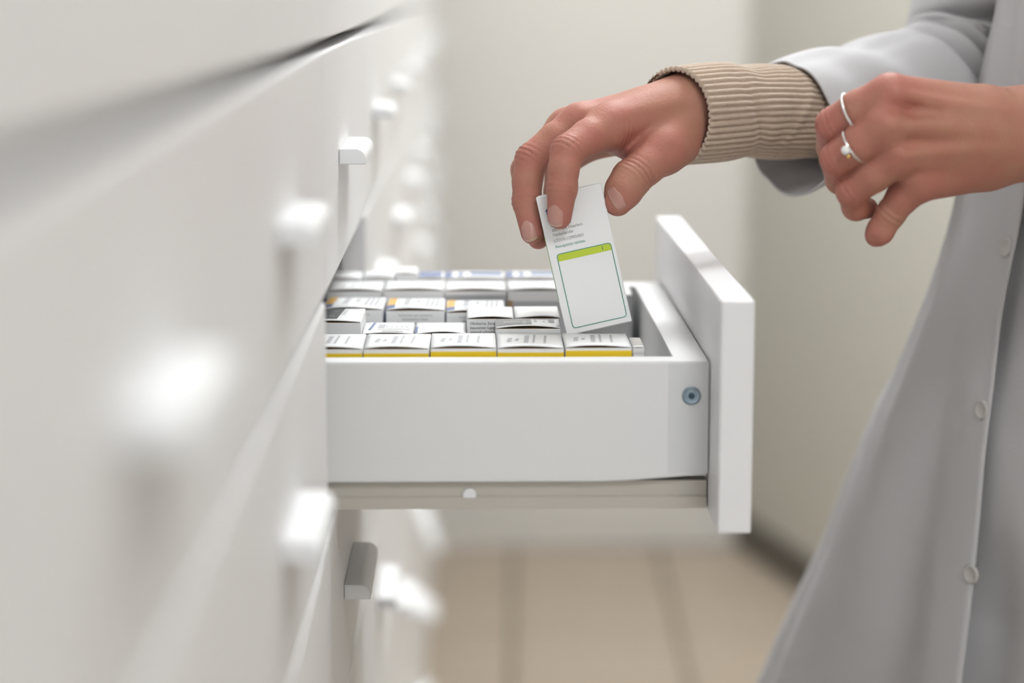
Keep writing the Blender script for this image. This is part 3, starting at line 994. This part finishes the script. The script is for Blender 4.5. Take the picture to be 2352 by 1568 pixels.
# --- head, bowed towards the drawer (above the picture)
fw2, la2 = np.array([-0.83, -0.5577]), np.array([0.5577, -0.83])


def hp(f_, l_, z_):
    """head point: forward, to the left, up from the middle of the head; the head is bowed"""
    bow = math.radians(22)
    f2, z2 = f_ * math.cos(bow) + z_ * math.sin(bow), z_ * math.cos(bow) - f_ * math.sin(bow)
    p = np.array([0.462, 1.287]) + fw2 * f2 + la2 * l_
    return np.array([p[0], p[1], 1.575 + z2])


HEAD = Limb()
HEAD.kp, HEAD.kf, HEAD.ks = 0.022, 0.008, 0.004
HEAD.palm += [(hp(-0.025, 0, 0.030), hp(0.020, 0, 0.035), 0.082, 0.074), (hp(0.030, 0, -0.010), hp(0.058, 0, -0.080), 0.064, 0.030),
              (hp(-0.02, 0, -0.03), hp(-0.02, 0, -0.11), 0.055, 0.046)]
HEAD.fingers += [[(hp(0.094, 0, 0.006), hp(0.112, 0, -0.024), 0.006, 0.0105)],
                 [(hp(-0.005, 0.076, 0.012), hp(-0.008, 0.077, -0.018), 0.013, 0.009)], [(hp(-0.005, -0.076, 0.012), hp(-0.008, -0.077, -0.018), 0.013, 0.009)],
                 [(hp(0.090, -0.016, -0.052), hp(0.090, 0.016, -0.052), 0.006, 0.006)], [(hp(0.089, -0.013, -0.061), hp(0.089, 0.013, -0.061), 0.007, 0.007)],
                 [(hp(0.086, -0.040, 0.020), hp(0.090, -0.016, 0.018), 0.008, 0.008)], [(hp(0.086, 0.040, 0.020), hp(0.090, 0.016, 0.018), 0.008, 0.008)]]
HEAD.bumps += [(hp(0.092, -0.030, 0.002), 0.014, -0.006), (hp(0.092, 0.030, 0.002), 0.014, -0.006)]
HEAD.flush = [(hp(0.09, 0, -0.056), 0.018, 0.9), (hp(0.08, 0.045, -0.03), 0.02, 0.4), (hp(0.08, -0.045, -0.03), 0.02, 0.4)]
HAIR = Limb()
HAIR.kp = 0.02
HAIR.palm += [(hp(-0.038, 0, 0.030), hp(0.016, 0, 0.056), 0.090, 0.077), (hp(-0.05, 0, 0.0), hp(-0.07, 0, -0.06), 0.070, 0.045), (hp(-0.125, 0, 0.02), hp(-0.130, 0, 0.0), 0.035, 0.032)]

parts = []
for (L, lo, hi, h) in [(RH, np.min([J(1170, 600, 1.14), J(1170, 140, 1.14), J(1700, 600, 1.14)], 0) + [-0.005, 0, -0.005], J(1730, 120, 1.29) + [0.01, 0, 0.01], 0.0009),
                       (LH, [J(1860, 580, 1.03)[0] - 0.005, 1.03, J(1860, 580, 1.03)[2] - 0.01], [J(2620, 130, 1.17)[0], 1.22, J(2460, 130, 1.17)[2] + 0.02], 0.0009),
                       (BODY, [0.20, 1.08, 0.82], [0.72, 1.56, 1.56], 0.009),
                       (HEAD, [0.30, 1.13, 1.40], [0.62, 1.45, 1.73], 0.0035)]:
    V, Q = surface(L, lo, hi, h)
    fl = np.zeros(len(V))
    for (q, rad, a) in L.flush:
        fl = np.maximum(fl, a * np.exp(-((V - np.asarray(q)) ** 2).sum(1) / (rad * rad)))
    parts.append((V, Q, fl))
off = 0
AV, AQ, AF = [], [], []
for (V, Q, fl) in parts:
    AV.append(V); AQ.append(Q + off); AF.append(fl); off += len(V)
AV, AQ, AF = np.concatenate(AV), np.concatenate(AQ), np.concatenate(AF)
me = bpy.data.meshes.new('body')
me.vertices.add(len(AV)); me.vertices.foreach_set('co', AV.astype(np.float32).ravel())
me.loops.add(AQ.size); me.loops.foreach_set('vertex_index', AQ.astype(np.int32).ravel())
me.polygons.add(len(AQ)); me.polygons.foreach_set('loop_start', np.arange(0, AQ.size, 4, dtype=np.int32))
me.update(calc_edges=True)
me.validate()
me.polygons.foreach_set('use_smooth', [True] * len(me.polygons))
attr = me.attributes.new('flush', 'FLOAT', 'POINT')
attr.data.foreach_set('value', AF.astype(np.float32))
person = tag(empty('person', (0.50, 1.33, 0.0)), 'person in white lab coat over beige ribbed sweater, lifting a box from the drawer', 'person')


def put(name, mesh, m=None, parent=None):
    """child given in world coordinates"""
    p = person if parent is None else parent
    o = link(name, mesh, m, p)
    o.matrix_parent_inverse = Matrix.Translation((-0.50, -1.33, 0.0))
    return o


body = put('body', me, M['skin'])
Vh, Qh = surface(HAIR, [0.30, 1.10, 1.42], [0.70, 1.50, 1.76], 0.005)
put('hair', pydata('hair', Vh, Qh, True), M['hair'])
for sd in (-1, 1):
    bm = bmesh.new()
    bmesh.ops.create_uvsphere(bm, u_segments=20, v_segments=14, radius=0.0115, matrix=Matrix.Translation(Vector(hp(0.0755, 0.030 * sd, 0.001))))
    for f_ in bm.faces: f_.smooth = True
    e_me = bpy.data.meshes.new('eye'); bm.to_mesh(e_me); bm.free()
    e_me.materials.append(M['pearl']); e_me.materials.append(M['trouser'])
    fdir = Vector(hp(1, 0, -0.25) - hp(0, 0, 0)).normalized()
    for q in e_me.polygons:
        if (q.center - Vector(hp(0.0755, 0.030 * sd, 0.001))).normalized().dot(fdir) > 0.88: q.material_index = 1
    put('eye', e_me)


def nail(L, px, py, t, wid, ln, name='fingernail'):
    """thin curved plate laid on the finger where the line of sight through (px, py) meets it; t points to the tip"""
    d = unit(c_f + c_r * (px - CX) / FPX - c_u * (py - CY) / FPX)
    p = CAM + d * 1.05
    for _ in range(60):
        p = p + d * float(L(p[None])[0]) * 0.9
    g = np.array([float(L((p + e)[None])[0] - L((p - e)[None])[0]) for e in np.eye(3) * 0.0022])
    n = unit(g)
    t = np.asarray(t, float)
    t = unit(t - n * (t @ n)); s = np.cross(n, t)
    G, H = 11, 13
    pts, lift = [], []
    for j in range(H):
        v = -1 + 2 * j / (H - 1)
        for i in range(G):
            u = -1 + 2 * i / (G - 1)
            ww = wid / 2 * (1 - 0.10 * max(0, -v) ** 2) * math.sqrt(max(0.05, 1 - 0.25 * max(0, v) ** 6 - 0.60 * max(0, -v) ** 6))
            pts.append(p + s * u * ww + t * v * ln / 2 * (1 - 0.16 * u * u * (1 if v > 0 else 1.8)) + n * 0.006)
            lift.append(0.00042 * (1 - u ** 4) * (1 if v > 0 else 1 - v ** 4) + 0.00006)
    Pn = np.array(pts); lift = np.array(lift)
    P0 = Pn.copy()
    for _ in range(40):
        Pn = Pn - n * (L(Pn) * 0.8)[:, None]
    dep = (P0 - Pn) @ n
    Pn = P0 - n * np.clip(dep, 0, 0.0095)[:, None]
    V = list(Pn - n * 0.0005) + list(Pn + n * lift[:, None])
    Fc = []
    S = G * H
    for j in range(H - 1):
        for i in range(G - 1):
            a = j * G + i
            Fc.append((S + a, S + a + 1, S + a + G + 1, S + a + G))
    for i in range(G - 1):
        Fc += [(i, i + 1, S + i + 1, S + i), ((H - 1) * G + i + 1, (H - 1) * G + i, S + (H - 1) * G + i, S + (H - 1) * G + i + 1)]
    for j in range(H - 1):
        a = j * G
        Fc += [(a + G, a, S + a, S + a + G), (a + G - 1, a + 2 * G - 1, S + a + 2 * G - 1, S + a + G - 1)]
    mesh = pydata(name, V, Fc, True)
    bm = bmesh.new(); bm.from_mesh(mesh); bmesh.ops.recalc_face_normals(bm, faces=bm.faces); bm.to_mesh(mesh); bm.free()
    mesh.materials.append(M['nail']); mesh.materials.append(M['nail_edge'])
    for q in mesh.polygons:
        if min((v % S) // G for v in q.vertices) >= H - 2: q.material_index = 1
    return put(name, mesh, None, None)


nail(RH, 1273, 496, iT - iD, 0.0088, 0.0124)
nail(RH, 1212, 530, mT - mD, 0.0080, 0.0116)
nail(RH, 1416, 455, unit(-c_r * 0.80 - c_u * 0.52), 0.0128, 0.0066)


# ------------------------------------------------------------------ clothing
def catmull(P, n):
    P = [np.asarray(p, float) for p in P]
    P = [2 * P[0] - P[1]] + P + [2 * P[-1] - P[-2]]
    out = []
    segs = len(P) - 3
    for k in range(n):
        t = k / (n - 1) * segs
        i = min(int(t), segs - 1)
        u = t - i
        a, b, c, d = P[i], P[i + 1], P[i + 2], P[i + 3]
        out.append(0.5 * ((2 * b) + (-a + c) * u + (2 * a - 5 * b + 4 * c - d) * u * u + (-a + 3 * b - 3 * c + d) * u ** 3))
    return np.array(out)


def sweep(ctrl, nl, ns, disp, up=(0, 0, 1)):
    """ctrl rows: x, y, z, r_side, r_up"""
    C = catmull(ctrl, nl)
    P = C[:, :3]
    T = np.gradient(P, axis=0)
    T /= np.linalg.norm(T, axis=1)[:, None]
    u = np.asarray(up, float)
    V = np.zeros((nl, ns, 3))
    for i in range(nl):
        u = u - T[i] * (u @ T[i]); u /= np.linalg.norm(u)
        s = np.cross(T[i], u)
        for k in range(ns):
            a = 2 * math.pi * k / ns
            d = disp(i / (nl - 1), a)
            V[i, k] = P[i] + s * math.cos(a) * (C[i, 3] + d) + u * math.sin(a) * (C[i, 4] + d)
    return V


def shell(name, V, closed=True, thick=0.001):
    nl, ns = V.shape[:2]
    Fc = []
    for i in range(nl - 1):
        for k in range(ns if closed else ns - 1):
            k2 = (k + 1) % ns
            Fc.append((i * ns + k, i * ns + k2, (i + 1) * ns + k2, (i + 1) * ns + k))
    mesh = pydata(name, V.reshape(-1, 3), Fc, True)
    bm = bmesh.new(); bm.from_mesh(mesh)
    bmesh.ops.recalc_face_normals(bm, faces=bm.faces)
    bm.to_mesh(mesh); bm.free()
    return mesh


def thicken(o, t):
    md = o.modifiers.new('cloth', 'SOLIDIFY')
    md.thickness = t
    md.offset = -1
    return o


def nz(*a):
    """cheap smooth pseudo noise"""
    s = 0
    for i, v in enumerate(a):
        s += math.sin(v * 1.7 + 1.3 * i + math.sin(v * 0.9 + i * 2.1 + (a[i - 1] if i else 0)))
    return s / len(a)


# ribbed knit sweater cuff
def rc(px, py, Y, rs, ru):
    return np.concatenate([J(px, py, Y), [rs, ru]])


RIBS = 46


def rib(t, a):
    ph = a * RIBS + 1.1 * math.sin(7 * t + 2.0 * math.sin(a)) * (0.5 + 0.5 * math.sin(2.6 * a)) + 1.5 * math.exp(-((t - 0.62) / 0.10) ** 2) * math.sin(a * 3)
    c = math.cos(ph)
    amp = 0.0008
    wave = 0.0012 * math.sin(6 * t + 1.5 * math.cos(a)) - 0.0022 * math.exp(-((t - 0.30 + 0.10 * math.sin(a + 0.6)) / 0.03) ** 2) * max(0, math.cos(a + 0.4)) + 0.0014 * math.exp(-((t - 0.52 - 0.06 * math.sin(2 * a)) / 0.025) ** 2) * max(0, math.cos(a)) + 0.0018 * math.exp(-((t - 0.36) / 0.07) ** 2) * math.cos(a * 2 + 0.5) - 0.0015 * math.exp(-((t - 0.72) / 0.06) ** 2) * (0.6 + 0.4 * math.sin(a * 2))
    return amp * (1 - 2 * ((1 - c) / 2) ** 2.2) + wave


knit_ctrl = [rc(1546, 266, 1.225, 0.0272, 0.0264), rc(1640, 258, 1.247, 0.0272, 0.0262), rc(1720, 255, 1.267, 0.0265, 0.0256), rc(1800, 258, 1.287, 0.0276, 0.0272),
             rc(1900, 258, 1.312, 0.0285, 0.0280), rc(2050, 240, 1.350, 0.0300, 0.0300)]
V = sweep(knit_ctrl, 90, RIBS * 9, rib)
sw = put('sweater_cuff', shell('sweater_cuff', V), M['knit'])
thicken(sw, 0.0016)
# dark rolled rim at the opening
ring = [rc(1546, 266, 1.225, 0.0260, 0.0252), rc(1556, 265.4, 1.2275, 0.0262, 0.0254), rc(1580, 264, 1.2330, 0.0250, 0.0242)]
V = sweep(ring, 7, 160, lambda t, a: 0.0003 * math.sin(a * RIBS))
hm_ = put('cuff_rim', shell('cuff_rim', V), M['hem'], None)
thicken(hm_, 0.0012)


# right coat sleeve, bent at the elbow
def sleeve_disp(t, a):
    t = t * 9 / 8
    near = max(0.0, math.cos(a - 0.9)) ** 0.6          # the side towards the open drawer's near end
    f = 0.0
    for (tc, wd, dp, sl, a0) in ((0.405, 0.012, 0.0100, 0.030, 0.55), (0.440, 0.010, 0.0110, 0.018, 0.80), (0.478, 0.010, 0.0100, 0.010, 1.0), (0.515, 0.011, 0.0080, -0.006, 1.0), (0.585, 0.016, 0.0120, 0.020, 0.75)):
        f -= 1.5 * dp * math.exp(-((t - tc + sl * math.sin(a - a0)) / wd) ** 2) * near * math.exp(-((a - a0 + math.pi) % (2 * math.pi) - math.pi) ** 2 / 1.6)
    f += 0.004 * math.exp(-((t - 0.47) / 0.10) ** 2)
    f += 0.0030 * math.exp(-((t - 0.22) / 0.12) ** 2) * math.sin(30 * t + 3 * a)
    f += 0.0016 * nz(14 * t, 2 * a) + 0.0010 * nz(5 * a, 9 * t)
    f += 0.010 * math.exp(-(t / 0.10) ** 2) * max(0, -math.sin(a)) ** 2
    return f


sl_ctrl = [rc(1812, 278, 1.290, 0.0335, 0.0350), rc(1900, 252, 1.312, 0.0335, 0.0350), rc(2000, 232, 1.335, 0.0345, 0.0365), rc(2110, 222, 1.362, 0.0375, 0.0400),
           rc(2215, 170, 1.392, 0.0430, 0.0440), rc(2258, 20, 1.408, 0.0450, 0.0450), rc(2270, -180, 1.415, 0.0460, 0.0460), rc(2280, -480, 1.425, 0.0490, 0.0500), rc(2300, -790, 1.425, 0.0500, 0.0520), np.array([0.425, 1.385, 1.355, 0.036, 0.034])]
V = sweep(sl_ctrl, 260, 120, sleeve_disp)
sl = put('coat_sleeve', shell('coat_sleeve', V), M['coat'])
thicken(sl, 0.0012)
# left coat sleeve, pushed up beyond the frame
sl2_ctrl = [np.array([*JL(2480, 300, 1.115), 0.036, 0.038]), np.array([*JL(2650, 310, 1.13), 0.042, 0.044]), np.array([*w2, 0.048, 0.050]), np.array([0.52, 1.165, 1.16, 0.052, 0.054]), np.array([0.575, 1.17, 1.26, 0.054, 0.056]), np.array([*sh_l, 0.054, 0.054]), np.array([0.53, 1.225, 1.355, 0.036, 0.034])]
V = sweep(sl2_ctrl, 60, 64, lambda t, a: 0.003 * nz(22 * t, 3 * a))
thicken(put('coat_sleeve', shell('coat_sleeve', V), M['coat']), 0.0012)

# coat body: rings given by the front edge and the outline of the far side
fwd, lat = np.array([-0.83, -0.5577]), np.array([0.5577, -0.83])
rows = [  # (picture y at the front edge, front edge x, outline x, front-to-centre)
    (-150, 2415, 2312, 0.115), (0, 2408, 2306, 0.118), (184, 2392, 2268, 0.116), (350, 2372, 2236, 0.112), (500, 2352, 2209, 0.110), (609, 2331, 2184, 0.110),
    (725, 2310, 2150, 0.112), (922, 2284, 2076, 0.118), (1058, 2268, 2021, 0.124), (1222, 2255, 1973, 0.130), (1406, 2239, 1925, 0.137), (1549, 2222, 1878, 0.142), (1900, 2185, 1765, 0.155), (2150, 2165, 1690, 0.165)]
YP = 1.25
ring_rows = []
for (py, pe, ps, b) in rows:
    p3 = at(pe, py, YP)
    z = p3[2]
    best = None
    lo_, hi_ = 0.06, 0.45
    for _ in range(40):
        a = (lo_ + hi_) / 2
        c = p3[:2] - fwd * b
        al = np.linspace(-2.6, 0, 160)
        pts = c + np.outer(np.sin(al) * a, lat) + np.outer(np.cos(al) * b, fwd)
        q = np.stack([pts[:, 0] - CAM[0], pts[:, 1] - CAM[1], np.full(len(al), z - CAM[2])], 1)
        sx = CX + FPX * (q @ c_r) / (q @ c_f)
        if sx.min() > ps: lo_ = a
        else: hi_ = a
    ring_rows.append(np.array([c[0], c[1], z, a, b]))
ring_rows = [np.array([0.470, 1.297, 1.452, 0.060, 0.060]), np.array([0.472, 1.299, 1.425, 0.078, 0.068]), np.array([0.474, 1.300, 1.398, 0.140, 0.078]),
             np.array([0.476, 1.302, 1.350, 0.172, 0.088]), np.array([0.482, 1.307, 1.259, 0.128, 0.102])] + ring_rows
CR = catmull(ring_rows, 130)


def coat_point(i, al, off=0.0):
    cx, cy, z, a, b = CR[i]
    aa = a if al < 0 else float(np.interp(z, [0.58, 0.75, 0.9, 1.0, 1.3, 1.36, 1.40, 1.425, 1.452], [0.31, 0.245, 0.19, 0.168, 0.17, 0.175, 0.14, 0.078, 0.060]))
    lowv = np.clip((1.0 - z) / 0.3, 0, 1)
    f = (0.0050 * math.sin(5.2 * al + 1.4 * math.sin(5 * z) + 0.6) + 0.0036 * math.sin(10.5 * al - 6 * z) + 0.0016 * math.sin(19 * al + 5 * z)) * (0.5 + 1.5 * lowv) * min(1.0, abs(al) * 2.2 + 0.12)
    f += 0.0012 * nz(16 * z, 5 * al) + 0.0006 * nz(31 * z + 9 * al, 13 * al)
    f *= 1.0
    r = off + f
    p = np.array([cx, cy]) + lat * math.sin(al) * (aa + r) + fwd * math.cos(al) * (b + r)
    return np.array([p[0], p[1], z])


nl = len(CR)
A1 = np.linspace(0.0, -math.pi * 1.02, 150) * np.concatenate([np.ones(150)])
V = np.array([[coat_point(i, al, 0.0022 + 0.0012 * math.exp(-(al / 0.05) ** 2)) for al in A1] for i in range(nl)])
cr_ = put('coat_front', shell('coat_front', V, False), M['coat'])
cr_['label'] = 'right half of the coat with buttons along its edge'
thicken(cr_, 0.0014)
A2 = np.linspace(-0.45, math.pi * 1.0, 130)
V = np.array([[coat_point(i, al, -0.0030 - (0.0045 + 0.0025 * math.sin(i * 0.19) + 0.010 * min(1, max(0, (0.84 - CR[i][2]) / 0.06))) * math.exp(-(al / 0.16) ** 2) + (0.006 * max(0, math.sin(i * 0.13 - 1.0)) * math.exp(-((al - 0.28) / 0.2) ** 2))) for al in A2] for i in range(nl)])
cl_ = put('coat_front', shell('coat_front', V, False), M['coat'])
cl_['label'] = 'left half of the coat lying under the buttoned edge'
thicken(cl_, 0.0014)
# buttons on the right half
btn = lathe('button', [(0.0054, -0.0012), (0.0055, 0.0003), (0.0050, 0.0008), (0.0042, 0.0007), (0.0037, 0.0002), (0.0003, 0.0001)], 32)
btn.polygons.foreach_set('use_smooth', [True] * len(btn.polygons))
btn.materials.append(M['button'])


def coat_near_pixel(px, py):
    best = None
    for i in range(nl):
        for al in np.linspace(-0.5, 0, 60):
            p = coat_point(i, al, 0.0036)
            q = p - CAM
            sx, sy = CX + FPX * (q @ c_r) / (q @ c_f), CY - FPX * (q @ c_u) / (q @ c_f)
            e = (sx - px) ** 2 + (sy - py) ** 2
            if best is None or e < best[0]: best = (e, i, al, p)
    return best


for (px, py) in ((2308, 572), (2253, 950), (2226, 1321)):
    e, i, al, p = coat_near_pixel(px, py)
    d1 = coat_point(i, al + 0.03, 0.0036) - coat_point(i, al - 0.03, 0.0036)
    d2 = coat_point(min(i + 1, nl - 1), al, 0.0036) - coat_point(i - 1, al, 0.0036)
    n = unit(np.cross(d1, d2))
    if n @ (CAM - p) < 0: n = -n
    o = put('button', btn, None, cr_)
    o.matrix_parent_inverse = Matrix.Identity(4)
    q = Vector(n).to_track_quat('Z', 'Y')
    o.matrix_basis = Matrix.Translation(Vector(p) - Vector((0, 0, 0))) @ q.to_matrix().to_4x4()

# trousers and shoes under the coat, down to the floor
for s in (-1, 1):
    c = np.array([0.50, 1.33]) + lat * 0.085 * s
    ctrl = [np.array([c[0] * 0.5 + 0.25, c[1] * 0.5 + 0.665, 0.90, 0.055, 0.070]), np.array([c[0], c[1], 0.75, 0.066, 0.074]), np.array([c[0], c[1], 0.48, 0.06, 0.064]), np.array([c[0], c[1], 0.10, 0.055, 0.06])]
    V = sweep(ctrl, 30, 40, lambda t, a: 0.002 * nz(20 * t, 2 * a), up=(0.55, -0.83, 0))
    thicken(put('trouser_leg', shell('trouser_leg', V), M['trouser']), 0.002)
    d = Vector((fwd[0], fwd[1], 0))
    prof = []
    sh = [np.array([c[0] - fwd[0] * 0.06, c[1] - fwd[1] * 0.06, 0.045, 0.020, 0.035]), np.array([c[0] - fwd[0] * 0.04, c[1] - fwd[1] * 0.04, 0.05, 0.034, 0.048]),
          np.array([c[0] + fwd[0] * 0.03, c[1] + fwd[1] * 0.03, 0.05, 0.038, 0.048]), np.array([c[0] + fwd[0] * 0.12, c[1] + fwd[1] * 0.12, 0.035, 0.042, 0.034]),
          np.array([c[0] + fwd[0] * 0.17, c[1] + fwd[1] * 0.17, 0.027, 0.026, 0.022])]
    V = sweep(sh, 24, 28, lambda t, a: 0.0)
    V[:, :, 2] = np.maximum(V[:, :, 2], 0.001)
    put('shoe', shell('shoe', V), M['shoe'])


# finger rings on the nearer hand
def torus(name, c, n, R, r, sq=1.0, ns=64, beads=0):
    n = unit(n)
    a = unit(np.cross(n, [0.2, 0.1, 1.0])); b = np.cross(n, a)
    V, Fc = [], []
    for i in range(ns):
        t = 2 * math.pi * i / ns
        e = a * math.cos(t) + b * math.sin(t)
        rr = r * (1 + (0.22 * math.cos(beads * t) if beads else 0))
        for k in range(10):
            s = 2 * math.pi * k / 10
            V.append(np.asarray(c) + e * (R + rr * math.cos(s)) + n * rr * math.sin(s) * sq)
    for i in range(ns):
        for k in range(10):
            i2, k2 = (i + 1) % ns, (k + 1) % 10
            Fc.append((i * 10 + k, i2 * 10 + k, i2 * 10 + k2, i * 10 + k2))
    return pydata(name, V, Fc, True)


def ball(name, c, r):
    bm = bmesh.new()
    bmesh.ops.create_icosphere(bm, subdivisions=3, radius=r, matrix=Matrix.Translation(Vector(c)))
    for f in bm.faces: f.smooth = True
    me_ = bpy.data.meshes.new(name); bm.to_mesh(me_); bm.free()
    return me_


ax = unit(qI - kI)
rg = put('finger_ring', torus('finger_ring', JL(1958, 260, 1.079), ax, 0.0105, 0.0007, ns=288, beads=48), M['silver'])
rg['label'] = 'thin silver ring set with tiny beads'
ax2 = unit(qM - kM)
cR = JL(1966, 334, 1.0725)
rg2 = put('finger_ring', torus('finger_ring', cR, ax2, 0.0101, 0.00075), M['silver'])
rg2['label'] = 'silver ring carrying a pearl and a gold bead'
pr_ = put('pearl', ball('pearl', JL(1943, 345, 1.0625), 0.0024), M['pearl'], rg2)
pr_.matrix_parent_inverse = Matrix.Identity(4)
gb_ = put('gold_bead', ball('gold_bead', JL(1949, 359, 1.0635), 0.0012), M['gold'], rg2)
gb_.matrix_parent_inverse = Matrix.Identity(4)
